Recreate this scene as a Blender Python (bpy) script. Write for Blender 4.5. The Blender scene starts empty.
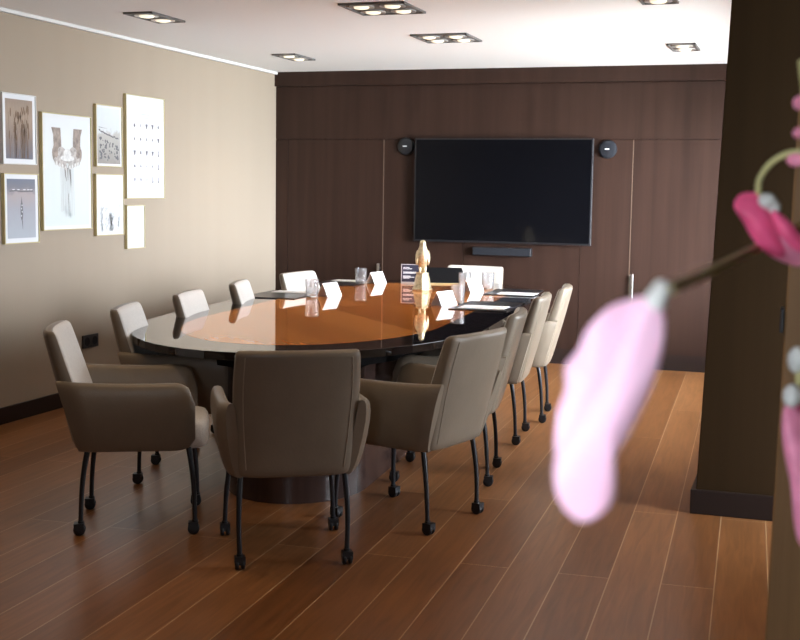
import bpy, bmesh, math, random
from mathutils import Vector, Matrix
random.seed(7)
C = bpy.context.scene
col = C.collection
pi = math.pi
R = math.radians

# ------------------------------------------------------------------ camera
EYE = Vector((0, 0, 1.48))
F = 1200.7
cr_ = Vector((0.94758425, 0.31917079, 0.01463196))
cu_ = Vector((-0.04800409, 0.09694441, 0.99413147))
cf_ = Vector((-0.31587925, 0.94272572, -0.1071845))
cam_d = bpy.data.cameras.new('camera'); cam = bpy.data.objects.new('camera', cam_d); col.objects.link(cam)
m = Matrix((cr_, cu_, -cf_)).transposed().to_4x4(); m.translation = EYE
cam.matrix_world = m
cam_d.sensor_width = 36; cam_d.lens = F * 36 / 800
cam_d.clip_start = 0.02
cam_d.dof.use_dof = True; cam_d.dof.focus_distance = 7.0; cam_d.dof.aperture_fstop = 54.0 / 7.0
C.camera = cam
C.view_settings.view_transform = 'Standard'; C.view_settings.look = 'None'
C.view_settings.gamma = 1; C.view_settings.exposure = 0.0; C.view_settings.use_curve_mapping = False

def at(px, py, d):           # a point d metres in front of the lens
    return EYE + (cf_ + cr_ * ((px - 400) / F) - cu_ * ((py - 320) / F)) * d

# ------------------------------------------------------------------ materials
def nt(name):
    mt = bpy.data.materials.new(name); mt.use_nodes = True
    n = mt.node_tree.nodes; l = mt.node_tree.links
    return mt, n, l, n['Principled BSDF']

def mat(name, rgb, rough=0.5, metal=0.0, spec=0.5, coat=0.0, coat_r=0.05, emit=None, es=0.0,
        noise=0.0, nscale=20, bump=0.0, bscale=200, stretch=(1, 1, 1), sheen=0.0, trans=0.0, ior=1.45, sss=0.0):
    mt, n, l, b = nt(name)
    b.inputs['Base Color'].default_value = (*rgb, 1); b.inputs['Roughness'].default_value = rough
    b.inputs['Metallic'].default_value = metal; b.inputs['Specular IOR Level'].default_value = spec
    b.inputs['Coat Weight'].default_value = coat; b.inputs['Coat Roughness'].default_value = coat_r
    b.inputs['Sheen Weight'].default_value = sheen
    b.inputs['Transmission Weight'].default_value = trans; b.inputs['IOR'].default_value = ior
    if sss:
        b.inputs['Subsurface Weight'].default_value = sss
        b.inputs['Subsurface Radius'].default_value = (0.01, 0.005, 0.005)
    if emit:
        b.inputs['Emission Color'].default_value = (*emit, 1); b.inputs['Emission Strength'].default_value = es
    tc = n.new('ShaderNodeTexCoord'); mp = n.new('ShaderNodeMapping'); mp.inputs['Scale'].default_value = stretch
    l.new(tc.outputs['Object'], mp.inputs['Vector'])
    if noise:
        t = n.new('ShaderNodeTexNoise'); t.inputs['Scale'].default_value = nscale; t.inputs['Detail'].default_value = 5
        l.new(mp.outputs[0], t.inputs['Vector'])
        r = n.new('ShaderNodeValToRGB')
        r.color_ramp.elements[0].position = 0.3; r.color_ramp.elements[1].position = 0.7
        r.color_ramp.elements[0].color = (*[c * (1 - noise) for c in rgb], 1)
        r.color_ramp.elements[1].color = (*[min(1, c * (1 + noise)) for c in rgb], 1)
        l.new(t.outputs['Fac'], r.inputs[0]); l.new(r.outputs[0], b.inputs['Base Color'])
    if bump:
        t = n.new('ShaderNodeTexNoise'); t.inputs['Scale'].default_value = bscale; t.inputs['Detail'].default_value = 3
        l.new(mp.outputs[0], t.inputs['Vector'])
        bm_ = n.new('ShaderNodeBump'); bm_.inputs['Strength'].default_value = bump; bm_.inputs['Distance'].default_value = 0.002
        l.new(t.outputs['Fac'], bm_.inputs['Height']); l.new(bm_.outputs[0], b.inputs['Normal'])
    return mt

M = {}
M['ceiling'] = mat('ceiling_paint', (0.86, 0.85, 0.83), 0.9, bump=0.1, bscale=60)
M['white_trim'] = mat('white_trim', (0.66, 0.65, 0.63), 0.6)
M['wall'] = mat('taupe_wallcover', (0.345, 0.28, 0.212), 0.75, noise=0.02, nscale=2, stretch=(2, 2, 0.05), bump=0.1, bscale=200)
M['pier'] = mat('dark_taupe_wallcover', (0.036, 0.021, 0.0095), 0.9, spec=0.08, noise=0.06, nscale=3, stretch=(6, 6, 0.05))  # backlit shade of the pier put into the colour, far below the taupe wall
M['base'] = mat('dark_skirting', (0.020, 0.012, 0.010), 0.45, spec=0.3)
M['jamb'] = mat('oak_jamb', (0.32, 0.18, 0.075), 0.55, noise=0.15, nscale=4, stretch=(8, 8, 0.3))
M['edging'] = mat('panel_edging', (0.12, 0.08, 0.055), 0.4)  # light reflected by the panel seam edges, put into a pale colour
M['black'] = mat('black_plastic', (0.012, 0.012, 0.014), 0.35)
M['charcoal'] = mat('charcoal_plastic', (0.016, 0.017, 0.021), 0.8, spec=0.2)
M['screen'] = mat('tv_screen', (0.003, 0.003, 0.004), 0.12, spec=0.25)
M['legmetal'] = mat('black_powder_coat', (0.012, 0.013, 0.016), 0.35)
M['castor'] = mat('castor_rubber', (0.01, 0.01, 0.012), 0.45)
M['chrome'] = mat('chrome', (0.8, 0.8, 0.8), 0.18, metal=1)
M['leather'] = mat('taupe_leather', (0.205, 0.165, 0.122), 0.38, spec=0.45, noise=0.06, nscale=9, bump=0.25, bscale=90)
M['fabric'] = mat('grey_fabric', (0.60, 0.56, 0.51), 0.85, noise=0.12, nscale=160, bump=0.6, bscale=220, sheen=0.3)
M['seam'] = mat('leather_seam', (0.30, 0.25, 0.19), 0.5)
M['tabledark'] = mat('table_black_gloss', (0.012, 0.008, 0.007), 0.3, spec=0.0, coat=1.0, coat_r=0.02)
M['pedestal'] = mat('table_pedestal_veneer', (0.045, 0.026, 0.022), 0.22, spec=0.5, noise=0.2, nscale=5, stretch=(4, 4, 0.3))
M['apron'] = mat('table_apron', (0.006, 0.005, 0.005), 0.8, spec=0.1)
M['gold'] = mat('champagne_gold', (0.66, 0.56, 0.36), 0.34, metal=0.8, noise=0.25, nscale=60, bump=1.0, bscale=110)
M['goldframe'] = mat('pale_gold_frame', (0.58, 0.50, 0.28), 0.4, metal=0.3)
M['paper'] = mat('white_paper', (0.86, 0.86, 0.86), 0.8)
M['printwhite'] = mat('print_paper', (0.72, 0.73, 0.75), 0.35)
M['pad'] = mat('black_leather_pad', (0.02, 0.019, 0.022), 0.3, bump=0.2, bscale=300)
M['glass'] = mat('patterned_glass', (0.97, 0.98, 1.0), 0.05, trans=0.93, ior=1.45, bump=1.0, bscale=110)
M['fixture'] = mat('downlight_frame', (0.17, 0.16, 0.15), 0.5)
M['lampring'] = mat('lamp_reflector', (0.75, 0.73, 0.70), 0.3, metal=0.6)
M['lampon'] = mat('lamp_lit', (0.9, 0.85, 0.7), 0.4, emit=(1, 0.86, 0.62), es=1.1)
M['petalpale'] = mat('pale_pink_petal', (0.98, 0.58, 0.74), 0.55, noise=0.07, nscale=25, sss=0.15)
M['petal'] = mat('hot_pink_petal', (0.85, 0.10, 0.24), 0.5, noise=0.25, nscale=30, sss=0.15)
M['petalrim'] = mat('pink_petal', (0.9, 0.28, 0.42), 0.5, noise=0.25, nscale=30, sss=0.1)
M['stem'] = mat('olive_stem', (0.50, 0.46, 0.20), 0.55, noise=0.2, nscale=30)
M['column'] = mat('grey_white_flower_base', (0.62, 0.62, 0.58), 0.5, noise=0.2, nscale=60)
M['leaf'] = mat('orchid_leaf', (0.05, 0.15, 0.03), 0.4)
M['pot'] = mat('white_ceramic', (0.75, 0.74, 0.72), 0.25)
M['standwood'] = mat('stand_wood', (0.12, 0.07, 0.04), 0.4, noise=0.2, nscale=6)
M['soil'] = mat('bark', (0.06, 0.035, 0.02), 0.9)
M['ink'] = mat('grey_ink', (0.16, 0.16, 0.17), 0.6)
M['inkpale'] = mat('pale_ink', (0.55, 0.57, 0.58), 0.6)
M['inkbrown'] = mat('brown_ink', (0.20, 0.13, 0.085), 0.6)
M['skin1'] = mat('photo_grey_skin', (0.30, 0.25, 0.22), 0.6, noise=0.35, nscale=28)
M['skin2'] = mat('photo_pale_skin', (0.44, 0.41, 0.39), 0.6, noise=0.35, nscale=40)
M['sand'] = mat('photo_sand', (0.66, 0.66, 0.65), 0.6, noise=0.15, nscale=40)
M['streak'] = mat('photo_streak', (0.60, 0.63, 0.63), 0.6)
M['streakdark'] = mat('photo_dark_streak', (0.25, 0.24, 0.23), 0.6)
M['red'] = mat('dull_red', (0.25, 0.05, 0.03), 0.4)
M['signblack'] = mat('sign_black', (0.03, 0.03, 0.05), 0.3)

def gradmat(name, stops, z0, z1, nscale=12, namt=0.25, stretch=(1, 1, 1)):
    mt, n, l, b = nt(name); b.inputs['Roughness'].default_value = 0.35
    tc = n.new('ShaderNodeTexCoord'); sp = n.new('ShaderNodeSeparateXYZ'); l.new(tc.outputs['Object'], sp.inputs[0])
    mr = n.new('ShaderNodeMapRange'); mr.inputs['From Min'].default_value = z0; mr.inputs['From Max'].default_value = z1
    mp = n.new('ShaderNodeMapping'); mp.inputs['Scale'].default_value = stretch; l.new(tc.outputs['Object'], mp.inputs[0])
    ns = n.new('ShaderNodeTexNoise'); ns.inputs['Scale'].default_value = nscale; ns.inputs['Detail'].default_value = 6; l.new(mp.outputs[0], ns.inputs['Vector'])
    ma = n.new('ShaderNodeMath'); ma.operation = 'MULTIPLY_ADD'; ma.inputs[1].default_value = namt * 2; ma.inputs[2].default_value = -namt
    l.new(ns.outputs['Fac'], ma.inputs[0]); ad = n.new('ShaderNodeMath'); ad.operation = 'ADD'
    l.new(sp.outputs['Z'], mr.inputs['Value']); l.new(mr.outputs[0], ad.inputs[0]); l.new(ma.outputs[0], ad.inputs[1])
    r = n.new('ShaderNodeValToRGB'); e = r.color_ramp.elements
    e[0].position = stops[0][0]; e[0].color = (*stops[0][1], 1); e[1].position = stops[-1][0]; e[1].color = (*stops[-1][1], 1)
    for p, c in stops[1:-1]:
        x = e.new(p); x.color = (*c, 1)
    l.new(ad.outputs[0], r.inputs[0]); l.new(r.outputs[0], b.inputs['Base Color'])
    return mt
M['ph_wheat'] = gradmat('photo_wheat', [(0, (0.16, 0.16, 0.19)), (0.35, (0.26, 0.20, 0.17)), (0.7, (0.38, 0.29, 0.22)), (1, (0.30, 0.23, 0.18))], -0.18, 0.18, 20, 0.2, (1, 4, 1))
M['ph_sea'] = gradmat('photo_sea', [(0, (0.40, 0.43, 0.47)), (0.5, (0.36, 0.36, 0.40)), (0.75, (0.40, 0.34, 0.34)), (0.86, (0.20, 0.20, 0.23)), (1, (0.17, 0.19, 0.24))], -0.18, 0.18, 18, 0.12)
M['ph_dune'] = gradmat('photo_dune', [(0, (0.30, 0.28, 0.26)), (0.3, (0.42, 0.40, 0.37)), (0.55, (0.48, 0.46, 0.43)), (0.62, (0.62, 0.65, 0.66)), (1, (0.66, 0.70, 0.72))], -0.19, 0.19, 26, 0.2)
M['ph_hands'] = gradmat('photo_pale', [(0, (0.64, 0.70, 0.69)), (1, (0.72, 0.75, 0.77))], -0.35, 0.35, 6, 0.3, (1, 3, 0.3))

def wood_panel():
    mt, n, l, b = nt('dark_walnut_panel')
    tc = n.new('ShaderNodeTexCoord'); mp = n.new('ShaderNodeMapping'); mp.inputs['Scale'].default_value = (5, 5, 0.25)
    l.new(tc.outputs['Object'], mp.inputs[0])
    ns = n.new('ShaderNodeTexNoise'); ns.inputs['Scale'].default_value = 2.4; ns.inputs['Detail'].default_value = 8; ns.inputs['Distortion'].default_value = 0.4
    l.new(mp.outputs[0], ns.inputs['Vector'])
    r = n.new('ShaderNodeValToRGB'); r.color_ramp.elements[0].position = 0.3; r.color_ramp.elements[1].position = 0.72
    r.color_ramp.elements[0].color = (0.023, 0.0105, 0.0068, 1); r.color_ramp.elements[1].color = (0.037, 0.0175, 0.0115, 1)
    l.new(ns.outputs['Fac'], r.inputs[0]); l.new(r.outputs[0], b.inputs['Base Color'])
    b.inputs['Roughness'].default_value = 0.5; b.inputs['Specular IOR Level'].default_value = 0.22
    return mt
M['walnut'] = wood_panel()

def floor_mat():
    mt, n, l, b = nt('brown_plank_floor')
    tc = n.new('ShaderNodeTexCoord'); mp = n.new('ShaderNodeMapping')
    # across = x cos + y sin ; along = -x sin + y cos ; brick wants (along, across)
    mp.inputs['Rotation'].default_value = (0, 0, R(-2.3))
    sp = n.new('ShaderNodeSeparateXYZ'); cb = n.new('ShaderNodeCombineXYZ')
    l.new(tc.outputs['Object'], mp.inputs[0]); l.new(mp.outputs[0], sp.inputs[0])
    ax = n.new('ShaderNodeMath'); ax.operation = 'ADD'; ax.inputs[1].default_value = 19.7 - 0.12
    l.new(sp.outputs['X'], ax.inputs[0]); l.new(sp.outputs['Y'], cb.inputs['X']); l.new(ax.outputs[0], cb.inputs['Y'])
    br = n.new('ShaderNodeTexBrick'); br.offset = 0.37; br.offset_frequency = 2
    br.inputs['Scale'].default_value = 1; br.inputs['Brick Width'].default_value = 2.8; br.inputs['Row Height'].default_value = 0.197
    br.inputs['Mortar Size'].default_value = 0.0022; br.inputs['Mortar Smooth'].default_value = 0.2
    br.inputs['Color1'].default_value = (0.15, 0.058, 0.019, 1); br.inputs['Color2'].default_value = (0.25, 0.108, 0.040, 1)
    br.inputs['Mortar'].default_value = (0.42, 0.27, 0.15, 1)  # window reflection on the plank joints put into a pale joint colour
    l.new(cb.outputs[0], br.inputs['Vector'])
    mp2 = n.new('ShaderNodeMapping'); mp2.inputs['Scale'].default_value = (1.2, 16, 1); l.new(cb.outputs[0], mp2.inputs[0])
    ns = n.new('ShaderNodeTexNoise'); ns.inputs['Scale'].default_value = 2.2; ns.inputs['Detail'].default_value = 8; ns.inputs['Distortion'].default_value = 0.8
    l.new(mp2.outputs[0], ns.inputs['Vector'])
    mr = n.new('ShaderNodeMapRange'); mr.inputs['From Min'].default_value = 0.3; mr.inputs['From Max'].default_value = 0.7
    mr.inputs['To Min'].default_value = 0.78; mr.inputs['To Max'].default_value = 1.2; l.new(ns.outputs['Fac'], mr.inputs['Value'])
    mx = n.new('ShaderNodeVectorMath'); mx.operation = 'SCALE'; l.new(br.outputs['Color'], mx.inputs[0]); l.new(mr.outputs[0], mx.inputs['Scale'])
    l.new(mx.outputs[0], b.inputs['Base Color'])
    b.inputs['Roughness'].default_value = 0.33; b.inputs['Specular IOR Level'].default_value = 0.3
    bp = n.new('ShaderNodeBump'); bp.inputs['Strength'].default_value = 0.25; bp.inputs['Distance'].default_value = 0.002; bp.invert = True
    l.new(br.outputs['Fac'], bp.inputs['Height']); l.new(bp.outputs[0], b.inputs['Normal'])
    return mt
M['floor'] = floor_mat()

def inlay_mat():
    mt, n, l, b = nt('cherry_inlay')
    tc = n.new('ShaderNodeTexCoord'); mp = n.new('ShaderNodeMapping'); mp.inputs['Rotation'].default_value = (0, 0, R(52)); l.new(tc.outputs['Object'], mp.inputs[0])
    br = n.new('ShaderNodeTexBrick'); br.inputs['Scale'].default_value = 1; br.inputs['Brick Width'].default_value = 9; br.inputs['Row Height'].default_value = 0.30
    br.inputs['Mortar Size'].default_value = 0.0; br.inputs['Color1'].default_value = (0.45, 0.125, 0.018, 1); br.inputs['Color2'].default_value = (0.74, 0.26, 0.048, 1)
    l.new(mp.outputs[0], br.inputs['Vector'])
    mp2 = n.new('ShaderNodeMapping'); mp2.inputs['Scale'].default_value = (.5, 14, 1); l.new(mp.outputs[0], mp2.inputs[0])
    ns = n.new('ShaderNodeTexNoise'); ns.inputs['Scale'].default_value = 2; ns.inputs['Detail'].default_value = 7; l.new(mp2.outputs[0], ns.inputs['Vector'])
    mr = n.new('ShaderNodeMapRange'); mr.inputs['To Min'].default_value = 0.85; mr.inputs['To Max'].default_value = 1.15; l.new(ns.outputs['Fac'], mr.inputs['Value'])
    mx = n.new('ShaderNodeVectorMath'); mx.operation = 'SCALE'; l.new(br.outputs['Color'], mx.inputs[0]); l.new(mr.outputs[0], mx.inputs['Scale'])
    l.new(mx.outputs[0], b.inputs['Base Color'])
    b.inputs['Roughness'].default_value = 0.4; b.inputs['Specular IOR Level'].default_value = 0; b.inputs['Coat Weight'].default_value = 1; b.inputs['Coat Roughness'].default_value = 0.02
    return mt
M['inlay'] = inlay_mat()

def pane_mat():
    mt = bpy.data.materials.new('window_glass'); mt.use_nodes = True; n = mt.node_tree.nodes; l = mt.node_tree.links; n.clear()
    o = n.new('ShaderNodeOutputMaterial'); t = n.new('ShaderNodeBsdfTransparent'); g = n.new('ShaderNodeBsdfGlossy'); g.inputs['Roughness'].default_value = 0.02
    fr = n.new('ShaderNodeFresnel'); fr.inputs[0].default_value = 1.2; mx = n.new('ShaderNodeMixShader')
    l.new(fr.outputs[0], mx.inputs[0]); l.new(t.outputs[0], mx.inputs[1]); l.new(g.outputs[0], mx.inputs[2]); l.new(mx.outputs[0], o.inputs[0])
    return mt
M['pane'] = pane_mat()

# ------------------------------------------------------------------ mesh helpers
class MB:
    def __init__(s): s.v = []; s.f = []; s.mi = []
    def add(s, vs, fs, mi=0):
        o = len(s.v); s.v += [tuple(v) for v in vs]; s.f += [tuple(i + o for i in f) for f in fs]; s.mi += [mi] * len(fs); return s
    def box(s, a, b, mi=0):
        (x0, y0, z0), (x1, y1, z1) = a, b
        return s.add([(x0, y0, z0), (x1, y0, z0), (x1, y1, z0), (x0, y1, z0), (x0, y0, z1), (x1, y0, z1), (x1, y1, z1), (x0, y1, z1)],
                     [(0, 3, 2, 1), (4, 5, 6, 7), (0, 1, 5, 4), (1, 2, 6, 5), (2, 3, 7, 6), (3, 0, 4, 7)], mi)
    def rings(s, rs, cap=True, closed=False, mi=0):
        n = len(rs[0]); vs = [p for r in rs for p in r]; fs = []
        k = len(rs)
        for i in range(k if closed else k - 1):
            for j in range(n):
                a = i * n + j; b = i * n + (j + 1) % n; c = ((i + 1) % k) * n + (j + 1) % n; d = ((i + 1) % k) * n + j
                fs.append((a, b, c, d))
        if cap and not closed:
            fs.append(tuple(range(n - 1, -1, -1))); fs.append(tuple((k - 1) * n + j for j in range(n)))
        return s.add(vs, fs, mi)
    def prism(s, pts, z0, z1, mi=0):
        return s.rings([[(x, y, z0) for x, y in pts], [(x, y, z1) for x, y in pts]], mi=mi)
    def tube(s, path, rad, n=10, mi=0):
        path = [Vector(p) for p in path]; rs = []
        if not hasattr(rad, '__len__'): rad = [rad] * len(path)
        up = None
        for i, p in enumerate(path):
            t = (path[min(i + 1, len(path) - 1)] - path[max(i - 1, 0)]).normalized()
            if up is None:
                up = Vector((0, 0, 1)) if abs(t.z) < 0.9 else Vector((1, 0, 0))
            a = t.cross(up).normalized(); bb = a.cross(t).normalized(); up = bb
            rs.append([p + (a * math.cos(2 * pi * k / n) + bb * math.sin(2 * pi * k / n)) * rad[i] for k in range(n)])
        return s.rings(rs, mi=mi)
    def lathe(s, prof, n=24, c=(0, 0, 0), mi=0, axis='z'):
        rs = []
        for r, h in prof:
            ring = []
            for k in range(n):
                a = 2 * pi * k / n
                if axis == 'z': ring.append((c[0] + r * math.cos(a), c[1] + r * math.sin(a), c[2] + h))
                elif axis == 'y': ring.append((c[0] + r * math.cos(a), c[1] + h, c[2] + r * math.sin(a)))
                else: ring.append((c[0] + h, c[1] + r * math.cos(a), c[2] + r * math.sin(a)))
            rs.append(ring)
        return s.rings(rs, mi=mi)
    def ellipsoid(s, c, r, n=16, k=10, rot=None, mi=0):
        rs = []
        for i in range(k + 1):
            a = -pi / 2 + pi * i / k; q = max(math.cos(a), 0.02)
            ring = [Vector((r[0] * q * math.cos(2 * pi * j / n), r[1] * q * math.sin(2 * pi * j / n), r[2] * math.sin(a))) for j in range(n)]
            if rot is not None: ring = [rot @ p for p in ring]
            rs.append([p + Vector(c) for p in ring])
        return s.rings(rs, mi=mi)
    def build(s, name, mats, parent=None, smooth=False, bevel=0, seg=2, sub=0, solid=0, loc=None, rotz=0):
        me = bpy.data.meshes.new(name); me.from_pydata(s.v, [], s.f); me.update()
        if not isinstance(mats, (list, tuple)): mats = [mats]
        for q in mats: me.materials.append(M[q] if isinstance(q, str) else q)
        for p, k in zip(me.polygons, s.mi): p.material_index = k
        b = bmesh.new(); b.from_mesh(me); bmesh.ops.recalc_face_normals(b, faces=b.faces)
        if smooth:
            for f in b.faces: f.smooth = True
            for e in b.edges:
                if len(e.link_faces) == 2 and e.calc_face_angle(0) > R(50): e.smooth = False
        b.to_mesh(me); b.free()
        o = bpy.data.objects.new(name, me); col.objects.link(o)
        if solid:
            md = o.modifiers.new('solid', 'SOLIDIFY'); md.thickness = solid; md.offset = 0
        if bevel:
            md = o.modifiers.new('bevel', 'BEVEL'); md.width = bevel; md.segments = seg; md.limit_method = 'ANGLE'; md.angle_limit = R(40)
        if sub:
            md = o.modifiers.new('sub', 'SUBSURF'); md.levels = sub; md.render_levels = sub
        if parent: o.parent = parent
        if loc: o.location = loc
        if rotz: o.rotation_euler = (0, 0, rotz)
        return o

def empty(name, loc=(0, 0, 0), rotz=0):
    o = bpy.data.objects.new(name, None); col.objects.link(o); o.location = loc; o.rotation_euler = (0, 0, rotz); o.empty_display_size = 0.1
    return o
def tag(o, label, cat, group=None, kind=None):
    o['label'] = label; o['category'] = cat
    if group: o['group'] = group
    if kind: o['kind'] = kind
    return o
def struct(o, label=None, cat=None):
    o['kind'] = 'structure'
    if label: o['label'] = label
    if cat: o['category'] = cat
    return o
def dup(root, loc, rotz):
    r = root.copy(); col.objects.link(r); r.location = loc; r.rotation_euler = (0, 0, rotz)
    for ch in list(root.children):
        c = ch.copy(); col.objects.link(c); c.parent = r
        for g in list(ch.children):
            d = g.copy(); col.objects.link(d); d.parent = c
    return r

# ------------------------------------------------------------------ room
XL, YB, H = -4.674, 10.259, 2.542
YR = -0.25          # wall behind the camera
XR = 0.10          # window wall of the meeting room
def S(name, a, b, m_, label, cat, **k):
    return struct(MB().box(a, b).build(name, m_, **k), label, cat)
S('floor', (XL - .2, YR - .2, -0.1), (2.2, YB + .2, 0), 'floor', 'glossy brown plank floor with pale joints running towards the dark wall', 'floor')
S('ceiling', (XL - .2, YR - .2, H), (2.2, YB + .2, H + .12), 'ceiling', 'plain pale ceiling with square recessed downlights', 'ceiling')
S('wall_left', (XL - .2, YR - .2, 0), (XL, YB + .2, H), 'wall', 'taupe wall with seven framed prints on the left', 'wall')
S('baseboard_left', (XL, YR, 0), (XL + .016, YB - .03, .105), 'base', 'dark brown skirting under the taupe left wall', 'baseboard', bevel=0.003)
S('trim_1', (XL, YR, H - .022), (XL + .03, YB - .03, H), 'white_trim', 'thin white cornice between taupe left wall and ceiling', 'trim')
# back wall: carcass plus panels
mb = MB().box((XL, YB + .02, 0), (XR + .2, YB + .2, H))
seams = [XL, -4.55, -3.613, -2.86, -1.82, -1.395, -0.62, XR]
g = .0018
for a, b_ in zip(seams[:-1], seams[1:]):
    mb.box((a + g, YB, .135), (b_ - g, YB + .019, 1.932))
for a, b_ in zip([XL, -0.62], [-0.62, XR]):
    mb.box((a + g, YB, 1.937), (b_ - g, YB + .019, 2.41))
struct(mb.build('wall_back', 'walnut'), 'dark walnut panelled wall carrying the television', 'wall')
S('baseboard_back', (XL + .016, YB + .004, 0), (XR, YB + .021, .135), 'base', 'dark recessed plinth under the walnut wall', 'baseboard')
S('trim_4', (XL, YB - .03, 2.413), (XR, YB, H), 'walnut', 'protruding dark walnut band between panels and ceiling', 'trim')
for i, x in enumerate((-3.613, -1.395)):  # pale strips stand in for light caught on the panel seams
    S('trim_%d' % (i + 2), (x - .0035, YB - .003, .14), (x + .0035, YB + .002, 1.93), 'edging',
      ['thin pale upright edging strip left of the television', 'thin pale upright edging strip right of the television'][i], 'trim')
# window wall (hidden behind the pier; daylight comes through it)
y0, y1, z0, z1 = 6.5, 10.1, 0.50, 2.12
mb = MB().box((XR, 5.65, 0), (XR + .25, y0, H)).box((XR, y1, 0), (XR + .25, YB + .2, H)).box((XR, y0, 0), (XR + .25, y1, z0)).box((XR, y0, z1), (XR + .25, y1, H))
struct(mb.build('wall_right', 'wall'), 'wall holding the tall daylight windows', 'wall')
w = empty('window_1', (XR + .12, (y0 + y1) / 2, z0)); struct(w, 'tall three pane window in the right wall', 'window')
hw = (y1 - y0) / 2; hh = z1 - z0
mb = MB()
for k in range(4):
    yy = -hw + k * (2 * hw - .06) / 3; mb.box((-.03, yy, 0), (.03, yy + .06, hh))
mb.box((-.03, -hw, 0), (.03, hw, .06)).box((-.03, -hw, hh - .06), (.03, hw, hh))
mb.build('window_frame', 'base', w)
for k in range(3):
    yy = -hw + .06 + k * (2 * hw - .06) / 3
    MB().box((-.004, yy, .06), (.004, yy + (2 * hw - .06) / 3 - .06, hh - .06)).build('window_pane', 'pane', w)
# pier in front of the window wall, its left edge leaning slightly
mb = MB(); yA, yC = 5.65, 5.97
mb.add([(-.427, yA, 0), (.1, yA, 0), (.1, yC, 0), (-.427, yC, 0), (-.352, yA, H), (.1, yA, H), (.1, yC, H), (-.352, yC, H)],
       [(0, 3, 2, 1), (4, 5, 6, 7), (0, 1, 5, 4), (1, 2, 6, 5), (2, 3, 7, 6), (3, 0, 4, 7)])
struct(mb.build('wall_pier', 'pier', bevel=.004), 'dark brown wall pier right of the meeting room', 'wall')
S('baseboard_pier', (-.447, yA - .018, 0), (.1, yC + .018, .115), 'base', 'black skirting around the foot of the dark pier', 'baseboard', bevel=.004)
ys0, ys1, zs0, zs1 = 5.05, 5.50, .10, 2.15  # side window out of view, added to light the right-hand chairs and floor
struct(MB().box((1.2, 2.6, 0), (1.4, ys0, H)).box((1.2, ys1, 0), (1.4, 5.9, H)).box((1.2, ys0, 0), (1.4, ys1, zs0)).box((1.2, ys0, zs1), (1.4, ys1, H)).build('wall_side', 'wall'), 'side wall behind the oak jamb', 'wall')
w = empty('window_3', (1.3, (ys0 + ys1) / 2, zs0)); struct(w, 'narrow side window between partition and pier', 'window')
sw = (ys1 - ys0) / 2; sh = zs1 - zs0
MB().box((-.03, -sw, 0), (.03, -sw + .03, sh)).box((-.03, sw - .03, 0), (.03, sw, sh)).box((-.03, -sw, 0), (.03, sw, .03)).box((-.03, -sw, sh - .03), (.03, sw, sh)).build('window_frame', 'base', w)
MB().box((-.004, -sw + .03, .03), (.004, sw - .03, sh - .03)).build('window_pane', 'pane', w)
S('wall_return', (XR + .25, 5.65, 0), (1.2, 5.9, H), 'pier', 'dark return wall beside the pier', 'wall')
# near partition whose end is the jamb at the right edge of the picture
mb = MB(); yP = 2.5
mb.add([(-.045, yP, 0), (2.0, yP, 0), (2.0, yP + .1, 0), (-.045, yP + .1, 0), (-.012, yP, H), (2.0, yP, H), (2.0, yP + .1, H), (-.012, yP + .1, H)],
       [(0, 3, 2, 1), (4, 5, 6, 7), (0, 1, 5, 4), (1, 2, 6, 5), (2, 3, 7, 6), (3, 0, 4, 7)])
struct(mb.build('wall_partition', 'jamb', bevel=.004), 'warm brown oak faced partition at the right edge', 'wall')
c = at(788, 312, 2.62)
latch = MB().box((c.x - .012, yP - .004, c.z - .02), (c.x - .004, yP + .03, c.z + .03)).build('strike_plate', 'black', bevel=.002)
tag(latch, 'small black strike plate on the oak partition edge', 'latch')
S('wall_hall', (1.9, YR, 0), (2.1, yP, H), 'wall', 'hall side wall', 'wall')
# rear wall behind the camera, with an added window lighting the orchid
xa, xb, za, zb = -0.61, -0.20, 1.32, 1.73
mb = MB().box((XL, YR - .2, 0), (xa, YR, H)).box((xb, YR - .2, 0), (2.1, YR, H)).box((xa, YR - .2, 0), (xb, YR, za)).box((xa, YR - .2, zb), (xb, YR, H))
struct(mb.build('wall_rear', 'wall'), 'wall behind the viewer with a window', 'wall')
w = empty('window_2', ((xa + xb) / 2, YR - .1, za)); struct(w, 'window behind the viewer', 'window')
ww = (xb - xa) / 2; wh = zb - za
MB().box((-ww, -.03, 0), (-ww + .05, .03, wh)).box((ww - .05, -.03, 0), (ww, .03, wh)).box((-ww, -.03, 0), (ww, .03, .05)).box((-ww, -.03, wh - .05), (ww, .03, wh)).box((-.025, -.03, 0), (.025, .03, wh)).build('window_frame', 'white_trim', w)
for s_ in (-1, 1):
    MB().box((min(s_ * .025, s_ * (ww - .05)), -.004, .05), (max(s_ * .025, s_ * (ww - .05)), .004, wh - .05)).build('window_pane', 'pane', w)

# ------------------------------------------------------------------ door pulls, television and friends
def pull(x, z0, z1, label):
    t = empty('door_pull', (x, YB - .002, z0)); tag(t, label, 'door handle', 'slim metal pulls on the walnut panels')
    h = z1 - z0
    MB().box((-.014, -.030, 0), (.014, -.022, h)).build('grip', 'chrome', t, bevel=.002)
    MB().box((-.010, -.022, .03), (.010, .0, .05)).build('mount', 'black', t)
    MB().box((-.010, -.022, h - .05), (.010, 0, h - .03)).build('mount', 'black', t)
pull(-3.645, .56, .82, 'slim metal door pull beside the left upright seam, low behind table')
pull(-1.372, .53, .80, 'bright metal door pull beside the right upright seam')

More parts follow.
